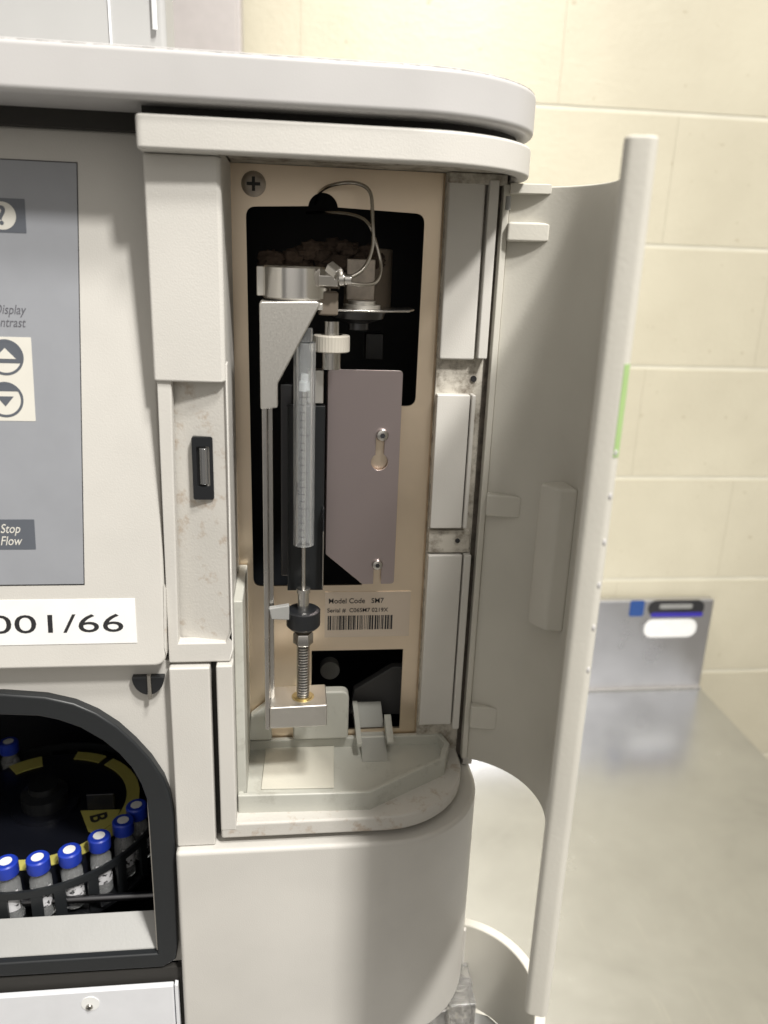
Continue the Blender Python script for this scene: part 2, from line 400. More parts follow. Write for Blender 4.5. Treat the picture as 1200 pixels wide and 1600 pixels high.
MB().tube([(sx0+4.9, 356.4, sz0+7.2), (sx0+4.9, 356.4, sz1-5.2)], 2.0, 18).build('latch_roller', 'rollergrey', post, .3)
# ---- control panel (leaning)
zt_, zb_ = 47, -187.5
pl = MB(lean)
P = fillet([(XL, zb_), (-57.9, zb_), (-57.9, zt_), (XL, zt_)], [0, 6, 0, 0], 6)
pl.prism(P, 0, 14, 'y'); cp = pl.build('control_panel', 'panelp', I, 1.6)
MB().box(XL, -58.6, 366, 372, -187, -172).build('panel_shelf', 'panelp', cp)
# worn right lower edge of the panel
MB(lean).prism([(-58.6, -178), (-57.7, -182), (-57.2, -150), (-58.1, -148)], -.15, 3, 'y').build('scuffed_edge', 'worn', cp, label='scuffed brownish edge of the control panel')
(ax, az), (bx, bz) = UP(120, 255), UP(131, 912)
xr = (ax+bx)/2
MB(lean).prism([(XL+12, bz), (bx, bz), (ax, az), (XL+12, az)], -.5, .2, 'y').build('keypad_membrane', 'membrane', cp, .15, 2)
MB(lean).prism([(XL+11.4, bz-.6), (bx+.35, bz-.6), (ax+.35, az+.4), (XL+11.4, az+.4)], -.12, .1, 'y').build('membrane_seam', 'ink', cp)
def pprect(x0, y0, x1, y1):
    a = UP(x0, y1); c = UP(x1, y0); return a[0], c[0], a[1], c[1]
q = pprect(0, 311, 39, 363); w = q[3]-q[2]
MB(lean).prism(rrect(q[1]-w*1.02, q[1], q[2], q[3], .3), -.62, -.4, 'y').build('help_key', 'mem_dark', cp)
cc = UP(4, 337); rr_ = 5.6
MB(lean).prism([(cc[0]+rr_*cos(t*pi/16), cc[1]+rr_*sin(t*pi/16)) for t in range(32)], -.72, -.6, 'y').build('help_disc', 'symbol', cp)
text('?', cc[0]-1.9, cc[1]-3.4, -.74, 10.5, 'mem_dark', cp, 'help_symbol', xf=lean, bold=.25)
for s_, yy in (('Display', 491), ('Contrast', 511)):
    p_ = UP(40, yy); text(s_, p_[0], p_[1], -.56, 5.6, 'darkink', cp, 'key_caption', 'RIGHT', .25, .78, lean)
q = pprect(0, 527, 49, 657)
MB(lean).prism(rrect(q[1]-22, q[1], q[2], q[3], .4), -.62, -.4, 'y').build('arrow_key_plate', 'symbol', cp)
for up, py in ((1, 558), (0, 624)):
    c_ = UP(9, py); c_ = (c_[0], c_[1]); R1 = 7.6
    ring = [(c_[0]+R1*cos(t*pi/24), c_[1]+R1*sin(t*pi/24)) for t in range(48)]
    inn = [(c_[0]+(R1-1.1)*cos(t*pi/24), c_[1]+(R1-1.1)*sin(t*pi/24)) for t in range(48)]
    k = MB(lean); k.prism(ring, -.72, -.58, 'y', [inn])
    if up:
        half = [p for p in [(c_[0]+(R1-1.1)*cos(t*pi/24), c_[1]-2.6+(R1-1.1)*0) for t in (0,)]]
        A = math.asin(-2.4/(R1-1.0)); seg = [(c_[0]+(R1-1)*cos(A+(pi-2*A)*t/24), c_[1]+(R1-1)*sin(A+(pi-2*A)*t/24)) for t in range(25)]
        k.prism(seg, -.72, -.6, 'y')
        MB(lean).prism([(c_[0]-4.4, c_[1]-.6), (c_[0]+4.4, c_[1]-.6), (c_[0], c_[1]+3.9)], -.86, -.74, 'y').build('arrow_up_symbol', 'symbol', cp)
    else:
        A = math.asin(3.6/(R1-1.0)); seg = [(c_[0]+(R1-1)*cos(A+(pi-2*A)*t/24), c_[1]+(R1-1)*sin(A+(pi-2*A)*t/24)) for t in range(25)]
        k.prism(seg, -.72, -.6, 'y')
        MB(lean).prism([(c_[0]-3.6, c_[1]+1.4), (c_[0]+3.6, c_[1]+1.4), (c_[0], c_[1]-2.9)], -.72, -.6, 'y').build('arrow_down_symbol', 'mem_dark', cp)
    k.build('arrow_ring', 'mem_dark', cp)
q = pprect(0, 811, 54, 858)
MB(lean).prism(rrect(q[1]-30, q[1], q[2], q[3], .3), -.62, -.4, 'y').build('stop_key', 'mem_dark', cp)
for s_, yy in (('Stop', 832), ('Flow', 851)):
    p_ = UP(0, yy); text(s_, p_[0]+.3, p_[1], -.66, 5.8, 'symbol', cp, 'key_caption', 'LEFT', .25, .8, lean)
q = pprect(0, 935, 212, 1008)
MB(lean).prism([(q[1]-100, q[2]), (q[1], q[2]), (q[1]-.4, q[3]), (q[1]-100, q[3])], -.3, .1, 'y').build('asset_label', 'paper', cp)
p_ = UP(196, 986); text('001/66', p_[0], p_[1], -.34, 12.4, 'ink', cp, 'asset_number', 'RIGHT', 0, 1.76, lean, .07)
# ---- sampler fascia with window
FZ0, FZ1 = -374, -188.6
FAS = 357
hin = UY(234, 1068, FAS)
def pxl(L, Y): return [UY(a, b, Y) for a, b in L]
bo = [(-250, -204)]+pxl([(0, 1085), (70, 1090), (115, 1100), (150, 1115), (183, 1136), (210, 1160), (235, 1187), (255, 1217), (265, 1243), (271, 1275), (275, 1380), (278, 1480), (275, 1500), (255, 1512)], 352)+[(-250, -373)]
bi = [(-245, -213.5)]+pxl([(0, 1118), (60, 1120), (90, 1126), (125, 1138), (160, 1158), (185, 1178), (205, 1200), (220, 1226), (229, 1250), (233, 1290), (240, 1400), (246, 1491)], 352)+[(-245, -364.4)]
boS = [(-250, -206)]+[(x-1.5, z-1.5) for x, z in bo[1:-1]]+[(-250, -371)]
hole = [(hin[0]+8*cos(t*pi/12), hin[1]+6+8.5*sin(t*pi/12)) for t in range(12, 25)]
fa = MB().prism([(XL, -375.5), (-57.6, -375.5), (-57.6, -189.5), (XL, -189.5)], FAS, FAS+5, 'y', [boS]).build('sampler_fascia', 'plastic', I, .5)
bz = MB(); bz.prism(bo, 352, 366, 'y', [bi]); bz.build('window_bezel', 'bezel', I, 1.3, 4)
# black half-disc painting the shaded hinge hole below the panel corner
hb = MB(); hb.prism([(hin[0]+7.6*cos(t), hin[1]+5.5+9.5*sin(t)) for t in [pi+pi*k/16 for k in range(17)]], 353, 356.8, 'y'); hbo = hb.build('hinge_hole_shade', 'black', I, .3)
MB().tube([(hin[0]+.6, 352.6, hin[1]-5.5), (hin[0]+.6, 352.6, hin[1]+7)], 1.1, 14).build('hinge_pin', 'steel', hbo)
# cavity behind window
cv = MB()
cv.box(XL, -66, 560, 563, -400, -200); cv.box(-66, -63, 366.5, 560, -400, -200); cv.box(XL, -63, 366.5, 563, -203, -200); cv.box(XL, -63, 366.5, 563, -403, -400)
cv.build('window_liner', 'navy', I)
sl = MB(); a = UY(246, 1491, 354); 
sl.poly3([(XL+10, 356, -364.2), (-71.9, 356, -364.2), (-73.5, 372, -353.5), (XL+10, 372, -353.5), (XL+10, 356, -372), (-71.9, 356, -372), (-73.5, 372, -372), (XL+10, 372, -372)], [(0, 1, 2, 3), (4, 5, 1, 0), (5, 6, 2, 1), (7, 3, 2, 6), (4, 0, 3, 7), (4, 7, 6, 5)])
sl.build('window_sill', 'sill', I, .6)
MB().tube([(XL+10, 384, -354.5), (-73, 384, -354.5)], 2.2, 16).build('sill_rod', 'darkmetal', I)
MB().box(-71.9, -70.8, 353.2, 366, -363, -255).build('window_edge_trim', 'steel', I)
# lower white flap
a = UY(272, 1532, 351); 
lf = MB().prism([(XL, -452), (a[0], -452), (a[0], a[1]), (XL, a[1])], 347.5, 351, 'y').build('lower_flap', 'white', I, .8)
MB().prism([(a[0]+.5, -452), (a[0]+2.6, -452), (a[0]+2.3, a[1]-1), (a[0]+.5, a[1]-.3)], 348.5, 352, 'y').build('flap_edge', 'white', lf, .3)
MB().box(XL, -58.5, 353, 356.5, -452, -375.9).build('flap_backing', 'gapdark', lf)
def screw(px, py, Y, r, parent, mat='steel', cross=True, prot=1.4, name='screw', phill=True):
    x, z = UY(px, py, Y-prot) 
    m = MB(); n = 24
    prof = [(r, 0), (r, -prot*.45), (r*.82, -prot*.85), (r*.5, -prot)]
    rings = []
    for rr, yy in prof: rings.append([m.bm.verts.new((x+rr*cos(2*pi*k/n), Y+yy, z+rr*sin(2*pi*k/n))) for k in range(n)])
    for A, B in zip(rings, rings[1:]):
        for k in range(n): m.bm.faces.new((A[k], A[(k+1) % n], B[(k+1) % n], B[k]))
    m.bm.faces.new(rings[0]); m.bm.faces.new(rings[-1])
    o = m.build(name, mat, parent)
    s = MB(); w = r*.13
    yq = Y-prot-.06
    if phill:
        s.box(x-r*.55, x+r*.55, yq, yq+.3, z-w, z+w); s.box(x-w, x+w, yq-.02, yq+.3, z-r*.55, z+r*.55)
    else: s.prism([(x+r*.42*cos(k*pi/3), z+r*.42*sin(k*pi/3)) for k in range(6)], yq, yq+.3, 'y')
    for v in s.bm.verts: pass
    if parent is not None and parent.parent is None: s.build('screw_slot', 'ink', o)
    else: s.build('screw_slot', 'ink', parent)
    return o
sc = screw(139, 1576, 347.4, 2.0, lf)
wx, wz = UY(141, 1566, 347.3); MB().prism([(wx+4.8*cos(k*pi/16), wz-1+4.8*sin(k*pi/16)) for k in range(32)], 347.1, 347.45, 'y').build('screw_washer', 'paper', lf)
# ---- right lower: strip, L frame, ledge, base housing
MB().box(-57.6, -38.2, 350.5, 360, -293.8, -190.5).build('side_strip', 'plastic', I, 1)
MB().box(-38.1, -35, 358, 362, -292, -189).build('frame_gap', 'gapdark', I)
def ring_loop(off, yb=412): return [(-35, CY-RR+5-off*0)]+[]
led = [(-35.2, 350)]+arc(50, 400, 50, -pi/2, -.05, 20)+[(100, 426), (-35.2, 426)]
fr = MB().prism(led, -289.8, -280.8, 'z'); ledo = fr.build('compartment_ledge', 'worn', I, 1.4, 3)
MB().box(-35.2, -27.2, 349.8, 358, -284.6, -189.4).build('door_jamb', 'plastic', I, .9)
MB().box(-35, -27.4, 358.3, 412, -284.6, 40.4).build('compartment_side', 'plastic', I, .6)
MB().box(-27.3, -22.6, 362, 411, -284.6, -161).build('side_step', 'tray', I, .8)
bh_l = [(-58.2, 346)]+arc(CX, CY, RR-1, -pi/2, 0, 28)+[(CX+RR-1, 740), (-58.2, 740)]
bh = MB().prism(bh_l, -433, -294, 'z').build('base_housing', 'plastic', I, 2.4, 4)
# ---- back plate
PY = 412
def PXs(L): return [UY(a, b, PY) for a, b in L]
cut = PXs([(384, 322), (664, 334), (652, 635), (600, 635), (565, 916), (396, 916)])
cut[2] = (cut[1][0]-.3, cut[2][1]); 
cut[0] = (cut[0][0], cut[1][1]); cut[4] = (cut[4][0], cut[5][1]); cut[3] = (cut[3][0], cut[2][1])
nx, nz = UY(505, 312, PY)
cutf = fillet(cut, [5, 5, 5, 0, 0, 5], 6)
# add the round notch on the top edge (between corner 0 and 1)
top_z = cut[0][1]
i0 = 7
notch = [(nx+7.2*cos(t), top_z+.3+7.2*sin(t)) for t in [pi-.12+(-pi+.24)*k/14 for k in range(15)]]
z_n = min(p[1] for p in notch); notch = [(a, max(b_, top_z+.01)) for a, b_ in notch]
cutf = cutf[:7]+notch+cutf[7:]
low = PXs([(487, 1017), (629, 1017), (629, 1132), (487, 1132)]); low = [(low[0][0], low[0][1]), (low[1][0]+.3, low[0][1]), (low[1][0]+.3, -267), (low[0][0], -267)]
pr = UY(702, 400, PY)[0]-5.2
bp = MB(); bp.prism([(-33, -284.4), (pr, -284.4), (pr, 40.4), (-33, 40.4)], PY, PY+1.6, 'y', [cutf, low])
bpo = bp.build('back_plate', 'chromate', I, 0)
# rolled right edge of the plate
re = MB(); re.prism([(pr-.01, PY)]+arc(pr, PY+5, 5, -pi/2, 0, 8)+[(pr+5, PY+12), (pr+3.6, PY+12)]+arc(pr, PY+5, 3.6, 0, -pi/2, 8), -284.4, 40.4, 'z'); re.build('rolled_edge', 'chromate', bpo)
screw(396, 287, PY, 5.8, bpo, 'block', prot=1.6)
# label on the plate
la, lb_ = UY(508, 928, PY-.4), UY(636, 990, PY-.4)
MB().prism([(la[0], lb_[1]-1.5), (lb_[0]+1, lb_[1]-1.5), (lb_[0]+1, la[1]+1), (la[0], la[1]+1)], PY-.35, PY-.05, 'y').build('serial_plate', metal('serial_label_foil', (.76, .66, .56), .45), bpo)
p_ = UY(513, 943, PY-.4); text('Model Code   SM7', p_[0], p_[1], PY-.5, 4.35, 'ink', bpo, 'serial_lettering', sx=.94, thick=.02, bold=.03)
p_ = UY(511, 957, PY-.4); text('Serial #  C06SM7 0219X', p_[0], p_[1], PY-.5, 3.5, 'ink', bpo, 'serial_lettering', sx=.98, thick=.02, bold=.025)
bc = MB(); x = UY(512, 962, PY)[0]; z0, z1 = UY(512, 984, PY)[1], UY(512, 962, PY)[1]; xe = UY(614, 962, PY)[0]
while x < xe:
    w = random.choice([.3, .45, .75, 1.0]); bc.box(x, min(x+w, xe), PY-.5, PY-.38, z0, z1); x += w+random.choice([.3, .4, .7])
bc.build('barcode', 'ink', bpo)
# ---- inside the opening: drive block, foam, aluminium block, cylinder
def X_(px, py, Y): return UY(px, py, Y)[0]
def Z_(px, py, Y): return UY(px, py, Y)[1]
cyx0, cyx1 = X_(538, 430, 440), X_(612, 430, 440)
vb = MB().tube([((cyx0+cyx1)/2, 440, Z_(575, 486, 440)), ((cyx0+cyx1)/2, 440, Z_(575, 388, 440))], (cyx1-cyx0)/2, 40).build('valve_motor', 'browncyl', I, 1)
MB().box(X_(540, 430, 424), X_(585, 430, 424), 418, 424, Z_(560, 468, 424), Z_(560, 404, 424)).build('motor_block', 'block', vb, .8)
fo = MB(); random.seed(3)
for k in range(46):
    px = 415+180*random.random(); t_ = (px-505)/100; h = 36*(1-t_*t_)
    c_ = UY(px, 412-h*random.random()*.8, 432)
    c0 = Vector((c_[0], 432+random.uniform(-9, 6), c_[1])); rr_ = random.uniform(3, 5.5)
    g = bmesh.ops.create_icosphere(fo.bm, subdivisions=3, radius=rr_)
    for v in g['verts']:
        s_ = 1+.14*sin(v.co.x*2.3+k)+.12*sin(v.co.z*3.1+k*2)+.1*sin(v.co.y*2.9+v.co.x)
        v.co = c0+Vector((v.co.x*s_*1.3, v.co.y*s_, v.co.z*s_*.8))
fo.build('foam_insulation', 'foam', I, ang=80)
# stator ring
SYc = 385
sxc = X_(464, 440, SYc-15); rs = 15.6
st_z0, st_z1 = Z_(455, 470, 366), Z_(455, 416, 366)
sv = MB().lathe((sxc, SYc, st_z0), [(rs-.8, 0), (rs, .8), (rs, st_z1-st_z0-.8), (rs-.8, st_z1-st_z0), (rs-5, st_z1-st_z0+.01)], 64).build('valve_stator', 'chrome', I)
MB().box(sxc-rs-2.6, sxc-rs+5, SYc-3, SYc+8, st_z0+1, st_z1-.5).build('stator_block', 'alu', sv, .6)
MB().cyl((sxc, SYc, st_z0-5), (sxc, SYc, st_z0-.1), rs-3, 40).build('stator_base', 'darkmetal', sv)
fx, fz = UY(525, 436, 372)
fm = MB(); fm.tube([(fx-7, 374, fz), (fx+1.5, 372, fz)], 4.4, 6); fm.tube([(fx+1.5, 372, fz), (fx+4, 371.5, fz)], 3.1, 18); fm.tube([(fx+4, 371.5, fz), (fx+7, 371, fz)], 2.2, 14)
fm.tube([(fx-3, 371, fz+5), (fx+1, 368, fz+2)], 3.2, 6)
fm.build('tube_fitting', 'steel', sv, .3)
MB().box(X_(497, 470, 380), X_(528, 470, 380), 376, 386, Z_(505, 492, 380), Z_(505, 455, 380)).build('fitting_block', 'browncyl', sv, 1)
# capillaries
def cap(pl_, name='capillary_tube', r=.85):
    pts = []
    for px, py, Y in pl_:
        x, z = UY(px, py, Y); pts.append((x, Y, z))
    return MB().tube(spline(pts, 8), r, 10).build(name, 'steeltube', sv, ang=60)
cap([(493, 318, 424), (500, 300, 410), (520, 289, 398), (555, 286, 392), (578, 300, 388), (582, 340, 385), (582, 385, 381), (568, 420, 376), (540, 437, 371), (528, 440, 370)])
cap([(480, 333, 430), (510, 332, 410), (550, 336, 398), (574, 348, 391), (586, 375, 388), (595, 415, 384), (588, 440, 378), (565, 445, 373), (530, 440, 370)])
# flange disc
fz0 = Z_(560, 484, 378)
L = [(X_(503, 485, 382), 384), (X_(520, 485, 376), 377), (X_(600, 485, 376), 376), (X_(640, 490, 384), 384), (X_(648, 490, 394), 396), (X_(640, 490, 410), 410), (X_(520, 485, 408), 410)]
fd = MB().prism(L, fz0-.9, fz0, 'z').build('flange_plate', 'steel', I, .4)
MB().lathe(((X_(565, 480, 392)), 392, fz0), [(9, 0), (9, 1.6), (6.5, 1.7), (6.5, 3.4), (4, 3.5)], 36).build('flange_hub', 'alu', fd)
MB().lathe((X_(560, 495, 392), 392, fz0-1.0), [(13, 0), (12, -3.6), (5, -6), (5, -9)], 36).build('flange_underside', 'darkmetal', fd)
MB().box(X_(572, 480, 440), X_(600, 480, 440), 436, 445, Z_(560, 560, 440), Z_(560, 520, 440)).build('inner_column', 'black', fd, .5)
# knurled knob on a small spindle
kx, kz = UY(518, 536, 382)
kb = MB(); n = 72
kb.lathe((kx, 382, kz-3.9), [(8.2, 0), (8.6, .4), (8.6, 7.2), (8.2, 7.7)], 72)
for v in kb.bm.verts:
    ang = math.atan2(v.co.y-382, v.co.x-kx); f_ = 1-.022*(round(ang/(2*pi/72)) % 2)
    v.co.x = kx+(v.co.x-kx)*f_; v.co.y = 382+(v.co.y-382)*f_
kbo = kb.build('knurled_knob', 'knob', I, ang=25)
MB().lathe((kx, 382, kz-12), [(4.6, 0), (4.6, 8), (5.2, 8.01), (5.2, 16), (3.6, 16.01), (3.6, 22)], 30).build('knob_spindle', 'steel', kbo)
# ---- syringe mount frame
FYs = 364
def fr_px(L, Y=FYs): return [UY(a, b, Y) for a, b in L]
g = fr_px([(404, 471), (503, 471), (434, 600), (434, 637), (407, 640)])
g[0] = (g[4][0], g[0][1])
sf = MB().prism(fillet(g, [1.5, 1.5, 3, 1, 1], 4), FYs, FYs+4, 'y').build('syringe_bracket', 'alu', I, .9, 3)
MB().box(g[4][0]+.1, g[4][0]+28, FYs+4, 392, g[0][1]-3.2, g[0][1]-.2).build('bracket_shelf', 'alu', sf, .5)
xb0, xb1 = g[4][0]+.6, g[4][0]+4.6
zf = Z_(430, 1141, FYs)
MB().box(xb0, xb0+2.2, FYs+.5, FYs+14, zf, g[3][1]+.5).build('bracket_arm', 'bar', sf, .5)
MB().box(xb0+2.3, xb0+4.6, FYs+10, FYs+14, zf+4, g[3][1]+.5).build('arm_flange', 'steel', sf, .4)
MB().box(xb0+8, xb0+14, 400, 404, Z_(430, 900, 400), Z_(430, 600, 400)).build('rear_guide', 'darkmetal', sf, .6)
ft = MB(); x1 = X_(511, 1120, FYs); zt2 = Z_(470, 1106, FYs)
ft.poly3([(xb0+2.3, FYs+.3, zf+.6), (x1, FYs+.3, zf+1.2), (x1, FYs+.3, zt2+1), (xb0+2.3, FYs+.3, zt2+.2), (xb0+2.3, FYs+22, zf+.6), (x1, FYs+22, zf+1.2), (x1, FYs+22, zt2+1), (xb0+2.3, FYs+22, zt2+.2)],
         [(0, 1, 2, 3), (7, 6, 5, 4), (0, 4, 5, 1), (3, 2, 6, 7), (0, 3, 7, 4), (1, 5, 6, 2)])
ft.build('bracket_foot', 'alu', sf, .8)
# syringe axis
SY = 374
ax0, az0 = UY(475, 1105, SY); ax1, az1 = UY(474, 560, SY)
sxx = (ax0+ax1)/2
def sz(py): return UY(475, py, SY)[1]
syr = MB().tube([(sxx, SY, sz(850)), (sxx, SY, sz(535))], 5.1, 32, caps=False)
syr.tube([(sxx, SY, sz(850)), (sxx, SY, sz(535))], 3.2, 32, caps=False)
for zz in (sz(850), sz(535)):
    n = 32; r1 = [syr.bm.verts.new((sxx+5.1*cos(2*pi*k/n), SY+5.1*sin(2*pi*k/n), zz)) for k in range(n)]; r2 = [syr.bm.verts.new((sxx+3.2*cos(2*pi*k/n), SY+3.2*sin(2*pi*k/n), zz)) for k in range(n)]
    for k in range(n): syr.bm.faces.new((r1[k], r1[(k+1) % n], r2[(k+1) % n], r2[k]))
bmesh.ops.remove_doubles(syr.bm, verts=syr.bm.verts, dist=.001)
so = syr.build('syringe', 'frost', I, ang=50)
MB().cyl((sxx, SY, sz(534)), (sxx, SY, sz(512)), 3.6, 28).build('syringe_neck', 'frost', so, .4)
MB().lathe((sxx, SY, sz(611)), [(1.1, 0), (2.6, .3), (2.6, 4.5), (1.8, 4.8), (1.8, 8)], 28).build('plunger_tip', 'ptfe', so)
MB().cyl((sxx, SY, sz(955)), (sxx, SY, sz(612)), .95, 20).build('plunger_rod', 'chrome', so)
MB().lathe((sxx, SY, sz(957)), [(2.9, 0), (2.9, sz(925)-sz(957)), (3.5, sz(925)-sz(957)+.1), (3.5, sz(919)-sz(957)), (2.5, sz(919)-sz(957)+.2)], 28).build('plunger_sleeve', 'chrome', so)
MB().lathe((sxx, SY, sz(979)), [(7.4, 0), (8.6, 1.4), (8.6, 9.3), (7.6, 10), (5, 10.05)], 40).build('collar', 'black', so)
fn = MB().prism([(UY(420, 950, 370)), UY(452, 945, 370), UY(452, 968, 370), UY(424, 967, 370)], 369, 372.5, 'y').build('collar_pointer', 'greyplas', so, .6)
MB().lathe((sxx, SY, sz(1006)), [(4.2, 0), (5.2, .8), (5.2, 5.9), (4.6, 6.8)], 6).build('lock_nut', 'steel', so, .25)
th = MB(); zz0, zz1 = sz(1108), sz(1009); prof = []; z = 0
while z < zz1-zz0: prof += [(2.5, z), (3.4, z+.55), (3.4, z+.75), (2.5, z+1.3)]; z += 1.55
MB().cyl((sxx, SY, zz0), (sxx, SY, zz1), 2.75, 20).build('rod_core', 'darkmetal', so)
th.lathe((sxx, SY, zz0), prof, 20); th.build('threaded_rod', 'steel', so, ang=20)
MB().lathe((sxx, SY, zt2+.4), [(5.9, 0), (5.9, .5), (4.8, .6), (4.8, 1.2), (3.4, 1.25)], 32).build('rod_washer', 'brass', so)
tk = MB()
for k in range(21):
    zz = sz(845)+k*3.6; w_ = .55 if k % 5 else .95
    P_ = [(sxx+5.16*cos(t), SY+5.16*sin(t)) for t in [radians(-118)+w_*q/5 for q in range(6)]]+[(sxx+5.1*cos(t), SY+5.1*sin(t)) for t in [radians(-118)+w_*(5-q)/5 for q in range(6)]]
    tk.prism(P_, zz, zz+.18, 'z')
tk.build('graduations', 'ink', so)
text('2.5 mL', 0, 0, 0, 2.5, 'ink', so, 'syringe_marking', mapf=lambda a, b, d: (sxx-3.2+b*.8-.6, SY-4.25-d*.3-b*.3, sz(770)+a), thick=.02)
# dark carriage behind syringe with glossy channel
cr = MB(); cx0, cx1 = X_(449, 780, 386), X_(506, 780, 386)
cr.box(cx0, cx1, 384, 388.5, sz(946)+4, sz(640)); cr.box(cx1-.8, cx1, 379, 386, sz(935)+4, sz(800)); cr.box(cx0, cx0+.8, 381, 386, sz(935)+4, sz(640))
cro = cr.build('plunger_carriage', flat('gloss_black', (.010, .011, .012), .3), I, .3)
MB().box(X_(487, 600, 388), X_(505, 600, 388), 384, 392, Z_(495, 628, 388), Z_(495, 577, 388)).build('carriage_tab', 'alu', cro, .4)
MB().tube([(cx1-.4, 378.6, sz(925)), (cx1-.4, 378.6, sz(835))], .35, 8).build('carriage_edge_glint', 'steel', cro)  # bright wire stands in for the highlight on the carriage's right edge
# ---- cover bracket
BY = 398
def B_(L): return [UY(a, b, BY) for a, b in L]
o_ = B_([(513, 577), (630, 577), (621, 912), (566, 912), (513, 866)])
o_ = [(o_[0][0], o_[0][1]), (o_[1][0], o_[0][1]), (o_[1][0]-.2, o_[2][1]), (o_[3][0], o_[2][1]), (o_[0][0], o_[4][1])]
k1 = UY(593, 722, BY); k2 = UY(597, 682, BY)
key = [(k1[0]+4.4*cos(t), k1[1]+4.4*sin(t)) for t in [radians(120+ (300)*k/20) for k in range(21)]]+[(k1[0]+2.3, k2[1]-1), (k1[0]+1.4, k2[1]+2.6), (k1[0]-1.2, k2[1]+2.6), (k1[0]-2.2, k2[1]-1)]
s1 = UY(590, 885, BY)
# bottom slot: cut into outline
o2 = fillet(o_, [1.5, 2, 2, 0, 0], 4)
# insert slot along bottom edge (between corner 2 and 3)
zb2 = o_[2][1]; slot = [(s1[0]+2.1, zb2)]+[(s1[0]+2.1*cos(t), s1[1]+2.1*sin(t)) for t in [pi*k/10 for k in range(11)]]+[(s1[0]-2.1, zb2)]
idx = 15
o2 = o2[:idx]+slot+o2[idx:]
br = MB().prism(o2, BY, BY+1.6, 'y', [key]).build('cover_bracket', 'mauve', I, .3, 2)
MB().box(o_[0][0]-.1, o_[0][0]+1.4, BY+1.7, PY-.3, o_[4][1], o_[0][1]-1.6).build('bracket_return', 'mauve', br)
screw(598, 681, BY-.05, 3.3, br, 'steel', prot=2.6, phill=False)
screw(590, 884, BY-.05, 3.0, br, 'steel', prot=2.2, phill=False)
# plate piece visible through the keyhole
MB().box(s1[0]-9, o_[1][0]-1.5, BY+3, BY+4, zb2-.5, k2[1]+9).build('plate_pad', 'chromate', bpo)
# ---- right jamb
JY = 404
def jbox(name, mat, x0, x1, py0, py1, y0=JY, y1=411.5, bev=.7, par=I, label=None):
    return MB().box(x0, x1, y0, y1, Z_(700, py1, y0), Z_(700, py0, y0)).build(name, mat, par, bev, label=label)
jx = 75.6
hj = MB().box(jx-.3, 104.6, 409, 418, -284.5, 40.4).build('hinge_jamb', 'dirty', I, label='hinge side jamb with grimy bands and a dark hinge gap')
jbox('jamb_panel', 'plastic', jx, 93.6, 276, 562, bev=1.1, par=hj)
jbox('jamb_strip', 'plastic', 95.0, 99.8, 277, 560, y0=402, par=hj)
jbox('jamb_panel', 'plastic', jx, 93.0, 617, 826, par=hj); jbox('jamb_rib', 'plastic', 93.6, 95.8, 617, 826, y0=403, par=hj)
jbox('jamb_band', 'dirty', jx, 98.5, 829, 864, y0=406, par=hj, label='grimy band with a small dark hole')
MB().box(jx, 104, 403.4, 408, 35.5, 40.3).build('jamb_cap', 'dirty', hj, .5, label='grimy top end of the hinge jamb')
hx_, hz_ = UY(715, 845, 405.5); MB().cyl((hx_, 405.2, hz_), (hx_, 406.5, hz_), 1.3, 20).build('jamb_hole', 'ink', hj)
hx_, hz_ = UY(740, 592, 408.5); MB().cyl((hx_, 408.2, hz_), (hx_, 409.5, hz_), 1.6, 20).build('jamb_hole', 'ink', hj)
jbox('jamb_panel', 'plastic', jx, 94.6, 868, 1132, par=hj); jbox('jamb_strip', 'plastic', 95.4, 99.4, 868, 1140, y0=403, par=hj)
MB().box(102.4, 105.6, 403.2, 409.5, -284.2, 36).build('jamb_edge', 'doorp', hj, .6)
MB().box(100.0, 104.8, 408.2, 408.9, -284.4, 40).build('hinge_gap', 'gapgrime', hj)
MB().box(105, 111, 410.5, 418, -293.5, 36.6).build('jamb_return', 'plastic', I, .8)
# ---- bottom of the compartment: tray, chute, moulding
TZ = -270
def T(px, py): return UZ(px, py, TZ)
to = [(-27.0, 358.5), (42.3, 356.5), (88, 384), (93.5, 399), (90.5, 411.2), (-25.5, 411.2)]
ti = [(-24.0, 361.3), (41.0, 359.4), (84.6, 385.6), (89.8, 399.6), (87.6, 407.8), (-22.8, 407.8)]
tr = MB(); tr.prism(to, -284.6, TZ, 'z', [ti]); tro = tr.build('drip_tray', 'tray', I, .9, 3)
MB().prism([(-24.2, 361), (41, 359), (84.8, 385.2), (90.0, 399.6), (87.8, 408), (-23, 408)], -284.3, -276, 'z').build('tray_floor', 'tray', tro)
q0, q1, q2, q3 = UZ(408, 1232, -275), UZ(522, 1230, -275), UZ(522, 1162, -275), UZ(416, 1162, -275)
MB().prism([q0, q1, q2, q3], -275.9, -275.0, 'z').build('tray_pad', 'pad', tro, .3, label='square yellowed pad in the tray')
md = fillet(pxl([(400, 1140), (400, 1105), (412, 1088), (545, 1075), (548, 1135)], 408), [0, 3, 3, 3, 0], 5)
m0 = UY(545, 1075, 408); mx0 = X_(480, 1100, 408)
MB().prism(fillet([(mx0-8, -268), (m0[0], -268), (m0[0], m0[1]), (mx0-8, m0[1])], [0, 0, 5, 2], 5), 404, 411.2, 'y').build('rear_moulding', 'tray', I, 1.2)
MB().prism(fillet([(UY(385, 1100, 408)[0], -268), (UY(425, 1100, 408)[0], -268), (UY(420, 1100, 408)[0], UY(420, 1095, 408)[1]), (UY(392, 1100, 408)[0], UY(420, 1115, 408)[1])], [0, 0, 2, 2], 4), 405, 411.2, 'y').build('corner_moulding', 'tray', I, 1)
cxl, cxr = X_(556, 1120, 408), X_(603, 1120, 408)
ch = MB()
